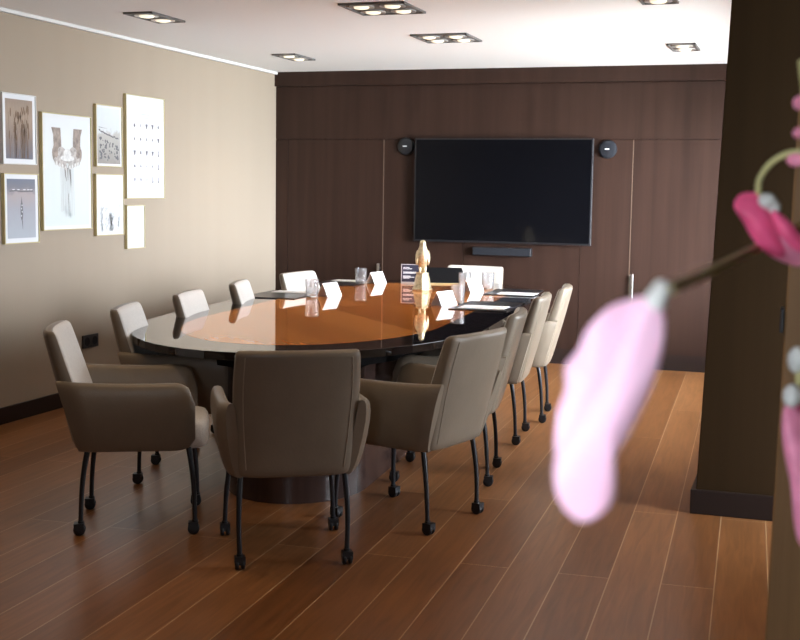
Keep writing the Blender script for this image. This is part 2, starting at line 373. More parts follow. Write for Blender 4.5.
tv = empty('television', (-2.508, YB, 1.035)); tag(tv, 'large switched-off flat television on the dark walnut wall', 'television')
MB().box((-.79, -.075, 0), (.79, -.045, .905)).build('screen_housing', 'black', tv, bevel=.004)
MB().box((-.775, -.0768, .018), (.775, -.0745, .892)).build('screen', 'screen', tv)
MB().box((-.3, -.046, .2), (.3, -.0, .65)).build('wall_bracket', 'black', tv)
sb = empty('soundbar', (-2.495, YB, .925)); tag(sb, 'short black soundbar on the wall below the television', 'speaker')
MB().box((-.262, -.07, 0), (.262, -.004, .074)).build('body', 'black', sb, bevel=.008)
MB().box((-.25, -.0725, .008), (.25, -.069, .066)).build('grille', 'charcoal', sb)
for (x, z, lb, mt_) in ((-3.40, 1.872, 'round black wall speaker at the upper left corner of the television', 'black'),
                   (-1.607, 1.852, 'round dark blue-grey wall speaker right of the television', 'charcoal')):
    t = empty('wall_speaker', (x, YB, z)); tag(t, lb, 'speaker', 'round wall speakers beside the television')
    MB().lathe([(.076, 0), (.078, -.012), (.074, -.032), (.060, -.040), (.01, -.042)], 36, axis='y').build('housing', mt_, t, smooth=True)
    MB().box((-.022, -.0445, -.003), (.016, -.0415, .004)).build('badge', 'paper', t)

so = empty('wall_socket', (XL, 7.165, .41)); tag(so, 'black double wall socket low on the taupe wall', 'socket')
MB().box((.0, -.095, -.045), (.012, .095, .045)).build('cover_plate', 'black', so, bevel=.003)
for s_ in (-1, 1):
    MB().lathe([(.03, .012), (.03, .0135), (.022, .0136), (.02, .0125)], 20, c=(0, s_ * .047, 0), axis='x').build('outlet', 'charcoal', so)

# ------------------------------------------------------------------ downlights
def fixture(x, y, nx, label):
    t = empty('ceiling_downlight', (x, y, H)); tag(t, label, 'downlight', 'recessed downlights in the pale ceiling')
    hx = .1 * nx; hy = .21
    mb = MB(); e = .014
    mb.box((-hx, -hy, -.006), (hx, hy, 0))
    for a, b_ in (((-hx, -hy), (-hx + e, hy)), ((hx - e, -hy), (hx, hy)), ((-hx, -hy), (hx, -hy + e)), ((-hx, hy - e), (hx, hy))):
        mb.box((a[0], a[1], -.012), (b_[0], b_[1], -.004))
    mb.build('frame', 'fixture', t)
    for ix in range(nx):
        for iy in (-1, 1):
            cx = (ix - (nx - 1) / 2) * .19; cy = iy * .1
            lp = MB().lathe([(.074, -.006), (.076, -.013), (.066, -.014), (.05, -.0085)], 24, c=(cx, cy, 0)).build('lamp', 'lampring', t, smooth=True)
            MB().lathe([(.047, -.008), (.040, -.018), (.02, -.022), (.002, -.023)], 20, c=(cx, cy, 0)).build('bulb', 'lampon', lp, smooth=True)
fixture(-2.40, 6.76, 2, 'four-lamp square downlight nearest the camera, top middle of the ceiling')
fixture(-2.42, 8.15, 2, 'four-lamp square downlight above the statue, behind the other square one')
fixture(-3.925, 6.79, 1, 'narrow two-lamp downlight above the framed prints near the left cornice')
fixture(-3.97, 9.06, 1, 'narrow two-lamp downlight near the far left corner of the ceiling')
fixture(-.89, 9.0, 1, 'narrow two-lamp downlight near the walnut wall at right')
fixture(-.82, 6.72, 1, 'narrow two-lamp downlight cut by the top edge at right')

# ------------------------------------------------------------------ framed prints
def framed(name_y0, y1_, z0, z1, label, border=.03, fm='goldframe', prt='printwhite', img=None, extra=None):
    ya = name_y0; t = empty('picture_frame', (XL, (ya + y1_) / 2 - .028, (z0 + z1) / 2)); tag(t, label, 'picture', 'framed prints on the taupe wall')
    a = (y1_ - ya) / 2; b_ = (z1 - z0) / 2; e = .006
    MB().box((.002, -a, -b_), (.026, -a + e, b_)).box((.002, a - e, -b_), (.026, a, b_)).box((.002, -a + e, -b_), (.026, a - e, -b_ + e)).box((.002, -a + e, b_ - e), (.026, a - e, b_)).build('frame', fm, t)
    pm = PrintMesh(); pm.mb.box((.004, -a + e, -b_ + e), (.019, a - e, b_ - e)); pm.mats = [prt]
    if img:
        bt = border; pm.mats.append(img)
        pm.mb.box((.019, -a + bt, -b_ + bt), (.0195, a - bt, b_ - bt), 1)
    if extra: extra(pm, a, b_)
    pm.mb.build('print', pm.mats, t)
    return t
class PrintMesh:            # the printed picture: paper, image and ink are one part
    def __init__(s): s.mb = MB(); s.mats = []
    def ink(s, mb, m_):
        s.mats.append(m_); s.mb.add(mb.v, mb.f, len(s.mats) - 1)
def strip(mb, pts, wd, x=.0205, mi=0):      # ink stroke in the print plane
    for i in range(len(pts) - 1):
        (a, b_), (c_, d) = pts[i], pts[i + 1]
        L = math.hypot(c_ - a, d - b_) or 1e-6; nx, ny = -(d - b_) / L, (c_ - a) / L
        w0 = wd[i] / 2 if hasattr(wd, '__len__') else wd / 2; w1 = wd[i + 1] / 2 if hasattr(wd, '__len__') else wd / 2
        mb.add([(x, a + nx * w0, b_ + ny * w0), (x, a - nx * w0, b_ - ny * w0), (x, c_ - nx * w1, d - ny * w1), (x, c_ + nx * w1, d + ny * w1)], [(0, 1, 2, 3)], mi)
def disc(mb, cy, cz, ry, rz, x=.0206, n=14, rot=0, mi=0):
    pts = []
    for k in range(n):
        u, v = ry * math.cos(2 * pi * k / n), rz * math.sin(2 * pi * k / n)
        pts.append((x, cy + u * math.cos(rot) - v * math.sin(rot), cz + u * math.sin(rot) + v * math.cos(rot)))
    mb.add(pts, [tuple(range(n))], mi)

def wheat(pr, a, b_):
    mb = MB(); rd = random.Random(3)
    for k in range(26):
        x = rd.uniform(-.1, .11); top = rd.uniform(-.05, .13); bt = -b_ + .04
        strip(mb, [(x, bt), (x + rd.uniform(-.01, .01), (top + bt) / 2), (x + rd.uniform(-.02, .02), top)], .0028)
        disc(mb, x + rd.uniform(-.01, .01), min(top, .13), .006, .028, rot=rd.uniform(-.3, .3))
    disc(mb, -.012, .085, .016, .024); disc(mb, .09, .12, .008, .03)
    pr.ink(mb, 'inkbrown')
def sea(pr, a, b_):
    mb = MB()
    disc(mb, 0, -.015, .013, .062); strip(mb, [(0, .04), (0, .075)], [.012, .001]); strip(mb, [(.004, -.075), (.008, -.13)], [.01, .002])
    strip(mb, [(-.12, .108), (-.06, .112), (0, .106), (.12, .11)], .008)
    pr.ink(mb, 'ink')
    mb = MB()
    for q in ((-.002, .0), (.003, -.02), (-.003, -.045), (.002, .02)): disc(mb, q[0], q[1], .004, .006, x=.0209)
    for q in (-.08, -.03, .03, .07, .1): disc(mb, q, .118, .014, .003, x=.0209)
    pr.ink(mb, 'printwhite')
def hands(pr, a, b_):
    mb = MB()
    for s_ in (-1, 1):       # forearms from the top edge, hands cupped below
        mb.add([(.0205, s_ * a_, b2) for a_, b2 in ((.075, .288), (.175, .288), (.155, .24), (.150, .16), (.065, .16), (.068, .22))], [(0, 1, 2, 3, 4, 5)])
        disc(mb, s_ * .112, .150, .046, .066, x=.0207, rot=s_ * .25)
        disc(mb, s_ * .142, .110, .026, .050, x=.0208, rot=-s_ * .25)
    pr.ink(mb, 'skin1')
    mb = MB()
    for s_ in (-1, 1):
        disc(mb, s_ * .060, .125, .050, .040, x=.0210, rot=s_ * .5); disc(mb, s_ * .050, .085, .070, .034, x=.0211)
    pr.ink(mb, 'skin2')
    mb = MB(); disc(mb, 0, .120, .042, .036, x=.0212); disc(mb, 0, .092, .080, .020, x=.0213)
    pr.ink(mb, 'sand')
    mb = MB()
    for s_ in (-1, 1):
        for k in range(4): disc(mb, s_ * (.128 - .033 * k), .070 - .009 * k, .018, .030, x=.0214 + .0001 * k, rot=-s_ * .4)
    pr.ink(mb, 'skin2')
    mb = MB()
    for s_ in (-1, 1):
        for k in range(4): disc(mb, s_ * (.122 - .033 * k), .056 - .009 * k, .010, .015, x=.0219 + .0001 * k)
    pr.ink(mb, 'sand')
    mb = MB(); rd = random.Random(5)
    for k in range(11):
        x = -.075 + k * .014; strip(mb, [(x, .03), (x + rd.uniform(-.006, .006), -.15), (x + rd.uniform(-.01, .01), -.30 + rd.uniform(0, .05))], [.013, .007, .010])
    pr.ink(mb, 'streak')
    mb = MB(); strip(mb, [(-.030, .025), (-.026, -.02), (-.012, -.06)], [.012, .012, .002], x=.0222); strip(mb, [(.026, .02), (.032, -.04), (.036, -.09)], [.020, .014, .002], x=.0222); strip(mb, [(.005, -.14), (.008, -.29)], .004, x=.0222)
    strip(mb, [(0, .03), (.002, -.05)], [.010, .003], x=.0222)
    pr.ink(mb, 'streakdark')
def dune(pr, a, b_):
    mb = MB(); rd = random.Random(4)
    for k in range(70):
        u = rd.uniform(-.12, .12); v = -.17 + .16 * rd.random() ** .8 * (1 - (u + .12) * 1.2)
        disc(mb, u, v, rd.uniform(.004, .012), rd.uniform(.004, .010), x=.0206 + k * .00001, rot=rd.uniform(-.8, .2))
    for k in range(12): disc(mb, -.12 + k * .021, .035 - .0045 * k + rd.uniform(-.004, .004), .012, .006, rot=-.2)
    strip(mb, [(-.13, .058), (-.03, .052)], [.004, .001])
    pr.ink(mb, 'ink')
def reeds(pr, a, b_):
    mb = MB(); rd = random.Random(9)
    for k in range(14):
        x = rd.uniform(-.12, .12); top = rd.uniform(-.08, .03); bt = -b_ + .03
        strip(mb, [(x, bt), (x + rd.uniform(-.015, .015), (top + bt) / 2), (x + rd.uniform(-.02, .02), top)], .004)
        for j in range(7): disc(mb, x + rd.uniform(-.016, .016), rd.uniform(bt, top), .006, .010, rot=rd.uniform(-1, 1))
    pr.ink(mb, 'inkpale')
def grid(pr, a, b_):
    mb = MB(); rd = random.Random(2)
    big = {(0, 2), (0, 3), (1, 4), (2, 0), (2, 2), (2, 3)}; tall = {(4, 3), (4, 4), (3, 4), (2, 4)}
    for r in range(5):
        for c_ in range(5):
            cy = -.155 + c_ * .085; cz = .155 - r * .098
            if (r, c_) in tall: strip(mb, [(cy, cz - .022), (cy, cz + .022)], .010); disc(mb, cy, cz - .015, .009, .010)
            elif (r, c_) in big: mb.add([(.0206, cy - .017, cz + .016), (.0206, cy + .017, cz + .016), (.0206, cy + .006, cz - .017), (.0206, cy - .006, cz - .017)], [(0, 1, 2, 3)])
            else: disc(mb, cy, cz, rd.uniform(.006, .012), rd.uniform(.006, .012)); strip(mb, [(cy - .01, cz + .01), (cy + .01, cz + .012)], .003)
    pr.ink(mb, 'ink')
    mb = MB(); strip(mb, [(-.06, .24), (.06, .24)], .008); strip(mb, [(-.035, .215), (.04, .215)], .007)
    pr.ink(mb, 'inkpale')
framed(6.250, 6.590, 1.607, 2.040, 'small framed photo of brown wheat, top left of the print group', .034, img='ph_wheat', extra=wheat, fm='white_trim')
framed(6.252, 6.606, 1.115, 1.551, 'small framed grey seascape photo below the wheat photo', .034, img='ph_sea', extra=sea)
framed(6.648, 7.210, 1.188, 1.948, 'large framed photo of cupped hands pouring sand', .030, img='ph_hands', extra=hands)
framed(7.270, 7.605, 1.615, 2.043, 'small framed grey photo of dune grass beside the tall icon poster', .022, img='ph_dune', extra=dune)
framed(7.260, 7.620, 1.135, 1.565, 'small framed pale reed drawing below the dune photo', .022, extra=reeds)
framed(7.657, 8.205, 1.393, 2.143, 'large framed white poster with five rows of tiny dark icons', .022, extra=grid)
framed(7.655, 7.908, 1.028, 1.346, 'smallest frame, blank white, below the icon poster')

# ------------------------------------------------------------------ table
TC = Vector((-2.60, 7.15, 0)); TR = R(4)
def stadium(hx, hy, b_, n=28):
    pts = []
    for k in range(n + 1):
        a = pi * k / n; pts.append((hx * math.cos(a), hy - b_ + b_ * math.sin(a)))
    for k in range(n + 1):
        a = pi + pi * k / n; pts.append((hx * math.cos(a), -(hy - b_) + b_ * math.sin(a)))
    return pts
tb = empty('conference_table', TC, TR)
tag(tb, 'long oval conference table with glossy dark rim and orange-brown wood centre', 'table')
MB().prism(stadium(.94, 2.35, 1.42), .712, .75).build('tabletop', 'tabledark', tb, bevel=.0015, seg=2)
MB().prism(stadium(.69, 2.06, 1.1), .7500, .7504).build('inlay', 'inlay', tb)['label'] = 'orange-brown wood centre panel'
MB().prism(stadium(.62, 1.98, .95), .62, .712).build('apron', 'apron', tb)
MB().prism([(x + .12, y) for x, y in stadium(.35, 2.09, .42)], 0, .62).build('pedestal', 'pedestal', tb, smooth=True)

# ------------------------------------------------------------------ chairs
def se(w_, t_, k, n, e=4.5):
    a = 2 * pi * k / n; c_, s_ = math.cos(a), math.sin(a)
    return w_ * math.copysign(abs(c_) ** (2 / e), c_), t_ * math.copysign(abs(s_) ** (2 / e), s_)
def back_y(z): 
    u = (z - .36) / .515
    return -.218 - .165 * u - .006 * math.sin(pi * u)
def back_w(z):
    u = (z - .36) / .515
    return .222 + .022 * math.sin(min(u / .75, 1) * pi / 2) - .006 * max(0, u - .75) * 4
def back_t(z):
    u = (z - .36) / .515
    return .058 - .026 * u
def make_chair():
    t = empty('conference_chair')
    N = 40; rs = []
    zs = [(.362, .80, .70), (.366, .92, .86), (.376, .98, .97), (.40, 1, 1)] + [(.44 + .04 * i, 1, 1) for i in range(10)] + [(.835, 1, 1), (.852, .998, .98), (.864, .99, .90), (.871, .972, .72), (.875, .945, .45)]
    for z, kx, kt in zs:
        w_, t_ = back_w(z) * kx, back_t(z) * kt; r = []
        for k in range(N):
            x, y = se(w_, t_, k, N, 5)
            y += .030 * abs(x / .25) ** 2.2 * min(1, (z - .3) / .3)
            r.append((x, back_y(z) + y, z))
        rs.append(r)
    mb = MB().rings(rs)
    for i, f in enumerate(mb.f):      # the seat side of the backrest wears the grey fabric
        if len(f) == 4:
            cx = sum(mb.v[q][0] for q in f) / 4; cy = sum(mb.v[q][1] for q in f) / 4; cz = sum(mb.v[q][2] for q in f) / 4
            if cy > back_y(cz) + .012 * (1) + .030 * abs(cx / .25) ** 2.2: mb.mi[i] = 1
    mb.build('backrest', ['leather', 'fabric'], t, smooth=True)
    # stitched seams on the back
    mb = MB()
    for s_ in (-1, 1):
        pts = []
        for i in range(12):
            z = .40 + .45 * i / 11; x = s_ * (back_w(z) - .035)
            yy = -back_t(z) * (1 - (abs(x) / back_w(z)) ** 5) ** (1 / 5) + .030 * abs(x / .25) ** 2.2 * min(1, (z - .3) / .3)
            pts.append((x, back_y(z) + yy - .0005, z))
        mb.tube(pts, .0022, 6)
    pts = []
    for i in range(25):
        x = -.215 + .43 * i / 24; z = .8735
        pts.append((x, back_y(z) - .012 + .03 * abs(x / .25) ** 2.2, z))
    mb.tube(pts, .003, 6)
    mb.build('seam', 'seam', t, smooth=True)
    # arms
    for s_ in (-1, 1):
        rs = []; n = 24
        for i in range(19):
            u = i / 18; y = -.25 + .485 * u
            top = .672 - .012 * math.sin(pi * u * .9); bot = .362
            q = 1.0
            if u > .74:
                v = (u - .74) / .26; fr = math.sqrt(max(0, 1 - v ** 3.2)); mid = .49
                top = mid + (top - mid) * (0.45 + .55 * fr); bot = mid - (mid - bot) * (.60 + .40 * fr); q = .35 + .65 * math.sqrt(max(0, 1 - v ** 4))
            if u < .08: q = .6 + 5 * u
            r = []
            for k in range(n):
                a, b_ = se(.034 * q, (top - bot) / 2, k, n, 3.2)
                z = (top + bot) / 2 + b_; uz = (z - .36) / .30
                lean = .232 + .040 * math.sin(min(max(uz, 0), 1) * pi / 2)
                inn = -.02 * max(0, (.12 - u) / .12) - .018 * max(0, u - .75)
                r.append((s_ * (lean + a + inn), y - .085 * min(1, max(0, uz)) * max(0, 1 - u / .6), z))
            rs.append(r)
        MB().rings(rs).build('armrest', 'leather', t, smooth=True)
    # seat cushion
    rs = []
    for z, k_ in ((.362, .90), (.368, .97), (.385, 1), (.44, 1.0), (.465, .985), (.478, .95), (.483, .88)):
        r = []
        for k in range(36):
            x, y = se(.222 * k_, .255 * k_, k, 36, 5)
            r.append((x, y + .035, z))
        rs.append(r)
    MB().rings(rs).build('seat', 'fabric', t, smooth=True)
    # legs with castors
    for sx in (-1, 1):
        for sy in (-1, 1):
            x0, y0_ = sx * .206, (.205 if sy > 0 else -.215); x1_, y1_ = sx * (.235 if sy > 0 else .212), (.232 if sy > 0 else -.248)
            pts = []
            for i in range(9):
                u = i / 8; bow = math.sin(pi * u) * .006
                pts.append((x0 + (x1_ - x0) * u + sx * bow, y0_ + (y1_ - y0_) * u ** .8 + sy * bow, .372 - (.372 - .052) * u))
            lg = MB().tube(pts, [.012, .012, .0115, .011, .0105, .0105, .010, .010, .010], 10).build('leg', 'legmetal', t, smooth=True)
            mb = MB(); cy = y1_ - .006; 
            for q in (-.012, .012):
                mb.lathe([(.004, -.007), (.022, -.007), (.025, -.004), (.025, .004), (.022, .007), (.004, .007)], 18, c=(x1_ + q, cy, .025), axis='x')
            mb.tube([(x1_, y1_, .062), (x1_, y1_, .040), (x1_, cy, .026)], [.0125, .0125, .006], 10)
            mb.box((x1_ - .021, cy - .022, .024), (x1_ + .021, cy + .020, .053))
            mb.build('castor', 'castor', lg, smooth=True)
    return t
proto = make_chair()
def chair(rx, ry, face, label, first=False):      # rx, ry: midpoint of the rear castors; face: heading in degrees from +x
    f = R(face); loc = (rx + .255 * math.cos(f), ry + .255 * math.sin(f), 0); rz = f - pi / 2
    if first: o = proto; o.location = loc; o.rotation_euler = (0, 0, rz)
    else: o = dup(proto, loc, rz)
    tag(o, label, 'chair', 'upholstered armchairs around the conference table')
chair(-1.845, 4.235, 121, 'taupe armchair at the near table end, its back square to the camera', True)
chair(-2.965, 4.49, 27, 'grey-taupe armchair at the left front, seen from its side')
chair(-1.425, 5.055, 165, 'taupe armchair turned half away, just right of the one at the near end')
chair(-1.485, 6.00, 188, 'pale armchair on the right side, half hidden behind the one turned half away')
chair(-1.57, 7.03, 185, 'pale armchair third along the right table side')
chair(-1.575, 7.765, 187, 'pale armchair farthest along the right table side, nearest the walnut wall')
chair(-3.175, 5.38, 18, 'armchair on the left behind the left front one, near the table tip')
chair(-3.29, 6.24, 12, 'left-side armchair with only a white backrest showing above the rim, second from table tip')
chair(-3.37, 7.08, 16, 'left-side armchair third from the table tip, small backrest against the pale wall')
chair(-3.40, 8.06, -6, 'left-side armchair farthest away, white backrest in the room corner')
chair(-2.55, 9.42, 266, 'armchair at the far table end, white backrest behind the glasses')

# ------------------------------------------------------------------ things on the table
TZ = .7505
def pad(x, y, w_, d, rz, label):
    t = empty('desk_pad', (x, y, TZ), rz); tag(t, label, 'desk pad', 'black leather desk pads on the table')
    MB().box((-w_ / 2, -d / 2, 0), (w_ / 2, d / 2, .006)).build('mat', 'pad', t, bevel=.002)
    MB().box((-w_ / 2 + .01, -.0015, .006), (w_ / 2 - .01, .0015, .0068)).build('fold_seam', 'chrome', t)
def sheet(x, y, w_, d, rz, label):
    o = MB().box((-w_ / 2, -d / 2, 0), (w_ / 2, d / 2, .003)).build('notepad', 'paper', loc=(x, y, TZ + .0072), rotz=rz)
    tag(o, label, 'notepad', 'white notepads on the desk pads')
pad(-3.395, 7.58, .38, .56, R(3), 'black desk pad on the left, in front of the grey corner armchair')
sheet(-3.40, 7.76, .26, .17, R(3), 'white notepad on the left near black desk pad')
pad(-3.42, 8.78, .34, .52, R(3), 'black desk pad on the left, farther one near the walnut wall')
sheet(-3.42, 8.93, .26, .17, R(3), 'white notepad on the left far black desk pad')
pad(-1.90, 7.43, .37, .60, R(2), 'black desk pad on the right, nearer one beside the pale armchairs')
sheet(-1.885, 7.28, .29, .22, R(2), 'white notepad on the right near black desk pad')
pad(-1.985, 8.54, .35, .52, R(3), 'black desk pad on the right, farther one')
sheet(-1.925, 8.38, .27, .20, R(3), 'white notepad on the right far black desk pad')

def make_tumbler():
    mb = MB(); n = 40; rs = []
    def ring(r, z, e=0.0):
        return [((r + e * math.sin(8 * 2 * pi * k / n + z * 160) * math.sin(z * 190)) * math.cos(2 * pi * k / n),
                 (r + e * math.sin(8 * 2 * pi * k / n + z * 160) * math.sin(z * 190)) * math.sin(2 * pi * k / n), z) for k in range(n)]
    rs += [ring(.001, 0), ring(.032, 0), ring(.037, .002)]
    for i in range(22):
        z = .006 + .094 * i / 21; rs.append(ring(.038 + .004 * z / .1, z, .0016))
    rs += [ring(.0425, .106), ring(.043, .112), ring(.0425, .114), ring(.0405, .1135), ring(.0375, .06), ring(.035, .014), ring(.02, .011), ring(.001, .011)]
    return mb.rings(rs).build('water_glass', 'glass', smooth=True)
g0 = make_tumbler(); g0.scale = (1.08, 1.08, 1.1)
gl = [(-3.145, 7.50, 'upturned patterned water glass at the left near place, beside the nearest white card'),
      (-3.255, 8.74, 'patterned water glass at the left far place, beside the second white card'),
      (-2.125, 7.52, 'patterned water glass on the right behind the nearest white card'),
      (-2.40, 8.67, 'patterned water glass on the right between the two others, close to statue'),
      (-2.235, 8.74, 'patterned water glass on the right beside the far desk pad')]
for i, (x, y, lb) in enumerate(gl):
    o = g0 if i == 0 else g0.copy()
    if i: col.objects.link(o)
    o.location = (x, y, TZ); tag(o, lb.replace('upturned ', ''), 'glass', 'patterned water glasses on the table')

def card(x, y, rz, label, L=.17, h=.092, b_=.045):
    mb = MB()
    for s_ in (-1, 1):
        mb.add([(s_ * b_, -L / 2, 0), (s_ * b_, L / 2, 0), (0, L / 2, h), (0, -L / 2, h), (s_ * (b_ - .001), -L / 2, 0), (s_ * (b_ - .001), L / 2, 0), (-s_ * .0005, L / 2, h - .001), (-s_ * .0005, -L / 2, h - .001)],
               [(0, 1, 2, 3), (7, 6, 5, 4), (0, 4, 5, 1), (0, 3, 7, 4), (1, 5, 6, 2)])
    o = mb.build('place_card', 'paper', loc=(x, y, TZ + .0002), rotz=rz); tag(o, label, 'place card', 'folded white place cards')
card(-3.08, 7.66, R(-14), 'folded white card on the left beside the nearest water glass')
card(-3.17, 8.86, R(-14), 'folded white card on the left beside the farther water glass')
card(-2.175, 7.38, R(-20), 'folded white card on the right, nearest one')
card(-2.29, 8.50, R(-20), 'folded white card on the right, farther one', L=.17)

# bird statue
st = empty('bird_statue', (-2.655, 8.43, TZ), R(-165)); tag(st, 'gold bird statue standing on a flared pedestal in the middle of the table', 'statue')
MB().lathe([(.074, 0), (.075, .014), (.068, .022), (.060, .06), (.052, .10), (.045, .118), (.048, .124), (.047, .132), (.01, .133)], 8).build('pedestal', 'gold', st, bevel=.003)
rs = []
spine = [(.150, .016, .018, -.020), (.165, .025, .026, -.014), (.190, .035, .035, -.008), (.220, .043, .040, -.002), (.250, .048, .042, .002), (.275, .047, .040, .004), (.298, .038, .034, .005), (.316, .028, .028, .008), (.334, .024, .026, .013), (.350, .024, .027, .017), (.364, .019, .021, .017), (.371, .009, .010, .016)]
for z, rx, ry, cy in spine:
    rs.append([(rx * math.cos(2 * pi * k / 20), cy + ry * math.sin(2 * pi * k / 20), z) for k in range(20)])
body = MB().rings(rs).build('body', 'gold', st, smooth=True, sub=1)
MB().lathe([(.011, 0), (.009, .010), (.005, .019), (.001, .026)], 10, c=(0, .038, .348), axis='y').build('beak', 'gold', body, smooth=True)
for s_ in (-1, 1):
    rot = Matrix.Rotation(s_ * R(-1), 3, 'Y') @ Matrix.Rotation(R(12), 3, 'X')
    MB().ellipsoid((s_ * .041, -.010, .240), (.014, .032, .056), rot=rot).build('wing', 'gold', st, smooth=True)
    MB().tube([(s_ * .018, .0, .172), (s_ * .019, .004, .150), (s_ * .018, .008, .134)], [.012, .008, .009], 8).ellipsoid((s_ * .018, .018, .136), (.010, .018, .006)).build('leg', 'gold', st, smooth=True)
MB().tube([(0, -.030, .20), (0, -.045, .165), (0, -.055, .137)], [.022, .018, .010], 10).build('tail', 'gold', st, smooth=True)

# black notice in a clear stand, behind the statue
sg = empty('table_sign', (-2.93, 8.98, TZ), R(12)); tag(sg, 'black table sign with pale text lines behind the gold statue', 'sign')
MB().box((-.072, -.004, .0), (.072, .004, .154)).build('holder', 'lampring', sg, bevel=.001)
MB().box((-.066, -.0052, .016), (.072, -.0038, .150)).build('notice', 'signblack', sg)
mb = MB()
for z, w_ in ((.128, .05), (.118, .07), (.092, .11), (.084, .10), (.060, .06), (.052, .09), (.044, .05)):
    mb.box((-.055, -.0058, z - .002), (-.055 + w_, -.0050, z + .002))
mb.build('text_lines', 'paper', sg)

# touch panel leaning back beside the far chair
tp = empty('control_panel', (-2.67, 9.13, TZ), R(14)); tag(tp, 'black tilted touch control panel on the table between statue and white backrest', 'control panel')
mb = MB(); mb.add([(-.17, -.07, .012), (.17, -.07, .012), (.11, .06, .125), (-.23, .06, .125), (-.17, -.055, .002), (.17, -.055, .002), (.11, .075, .112), (-.23, .075, .112)],
                  [(0, 1, 2, 3), (7, 6, 5, 4), (0, 4, 5, 1), (1, 5, 6, 2), (2, 6, 7, 3), (3, 7, 4, 0)])
mb.build('screen', 'screen', tp, bevel=.003)
MB().box((-.21, -.09, 0), (.13, .09, .010)).build('base', 'goldframe', tp, bevel=.002)
MB().box((-.13, .05, .008), (.03, .078, .108)).build('support', 'black', tp)
rp = MB().ellipsoid((0, 0, .013), (.030, .012, .012)).build('computer_mouse', 'red', smooth=True, loc=(-2.775, 8.93, TZ + .0006), rotz=R(20))
tag(rp, 'small dark red glossy object lying right beside the gold statue', 'mouse')

# ------------------------------------------------------------------ orchid in the foreground
orc = empty('orchid', (.27, 1.02, .80)); tag(orc, 'pink orchid in the right foreground with drooping blooms on olive stems', 'flower')
OL = orc.location
def loc_(p): return tuple(Vector(p) - OL)
def smooth_path(pts, n=6):
    pts = [Vector(p) for p in pts]; out = []
    P_ = [pts[0] * 2 - pts[1]] + pts + [pts[-1] * 2 - pts[-2]]
    for i in range(1, len(P_) - 2):
        for k in range(n):
            t = k / n; a, b_, c_, d = P_[i - 1], P_[i], P_[i + 1], P_[i + 2]
            out.append(0.5 * ((2 * b_) + (-a + c_) * t + (2 * a - 5 * b_ + 4 * c_ - d) * t * t + (-a + 3 * b_ - 3 * c_ + d) * t ** 3))
    out.append(pts[-1]); return out
def petal(parent, outline, d, bulge, ruffle, m_, name='petal', d1=None, thick=.0016):
    """a cupped fleshy petal: its rim at distance d..d1, swelling towards the viewer by bulge"""
    n0 = len(outline); pts = []
    for i in range(n0):                     # smooth closed rim
        a, b_, c_, e = [Vector(outline[(i + q) % n0]) for q in (-1, 0, 1, 2)]
        for k in range(4):
            t = k / 4; pts.append(0.5 * ((2 * b_) + (-a + c_) * t + (2 * a - 5 * b_ + 4 * c_ - e) * t * t + (-a + 3 * b_ - 3 * c_ + e) * t ** 3))
    cx = sum(p.x for p in pts) / len(pts); cy = sum(p.y for p in pts) / len(pts)
    ys = [p.y for p in pts]; ya, yb = min(ys), max(ys)
    rings_ = []
    for s_ in (1.0, .9, .75, .55, .32, .1):
        r = []
        for i, p in enumerate(pts):
            x = cx + (p.x - cx) * s_; y = cy + (p.y - cy) * s_
            dd = d + ((d1 or d) - d) * (y - ya) / (yb - ya)
            h = -bulge * (1 - s_ ** 2) + ruffle * math.sin(i * .55) * s_ ** 3
            r.append(loc_(at(x, y, dd + h)))
        rings_.append(r)
    mb = MB(); n = len(pts); vs = [q for r in rings_ for q in r]; fs = []
    for i in range(5):
        for j in range(n): fs.append((i * n + j, i * n + (j + 1) % n, (i + 1) * n + (j + 1) % n, (i + 1) * n + j))
    fs.append(tuple(5 * n + j for j in range(n))); mb.add(vs, fs)
    return mb.build(name, m_, parent, smooth=True, solid=thick, sub=1)
def group_part(name, parent): return None
# stems
axis = [at(905, 700, 1.12), at(880, 520, 1.10), at(850, 380, 1.08), at(838, 250, 1.07), at(822, 150, 1.07), at(808, 100, 1.07), at(803, 60, 1.07)]
base_pt = Vector((.27, 1.02, .98))
MB().tube([loc_(p) for p in smooth_path([base_pt, base_pt + Vector((-.005, 0, .06))] + axis)], .0045, 10).build('stem', 'stem', orc, smooth=True)
MB().tube([loc_(p) for p in smooth_path([at(840, 165, 1.07), at(800, 152, 1.08), at(775, 160, 1.09), at(760, 178, 1.1), at(758, 196, 1.1)])], [.0028] * 24 + [.0034], 10).build('flower_stalk', 'stem', orc, smooth=True)
path_ = smooth_path([at(846, 205, 1.08), at(800, 228, 1.16), at(757, 248, 1.12), at(712, 271, .80), at(668, 290, .56)])
MB().tube([loc_(p) for p in path_], [.0070 - .0043 * i / (len(path_) - 1) for i in range(len(path_))], 12).build('flower_stalk', 'stem', orc, smooth=True)
MB().tube([loc_(p) for p in smooth_path([at(850, 350, 1.07), at(820, 345, 1.06), at(802, 358, 1.05), at(799, 385, 1.05)])], .0034, 10).build('flower_stalk', 'stem', orc, smooth=True)
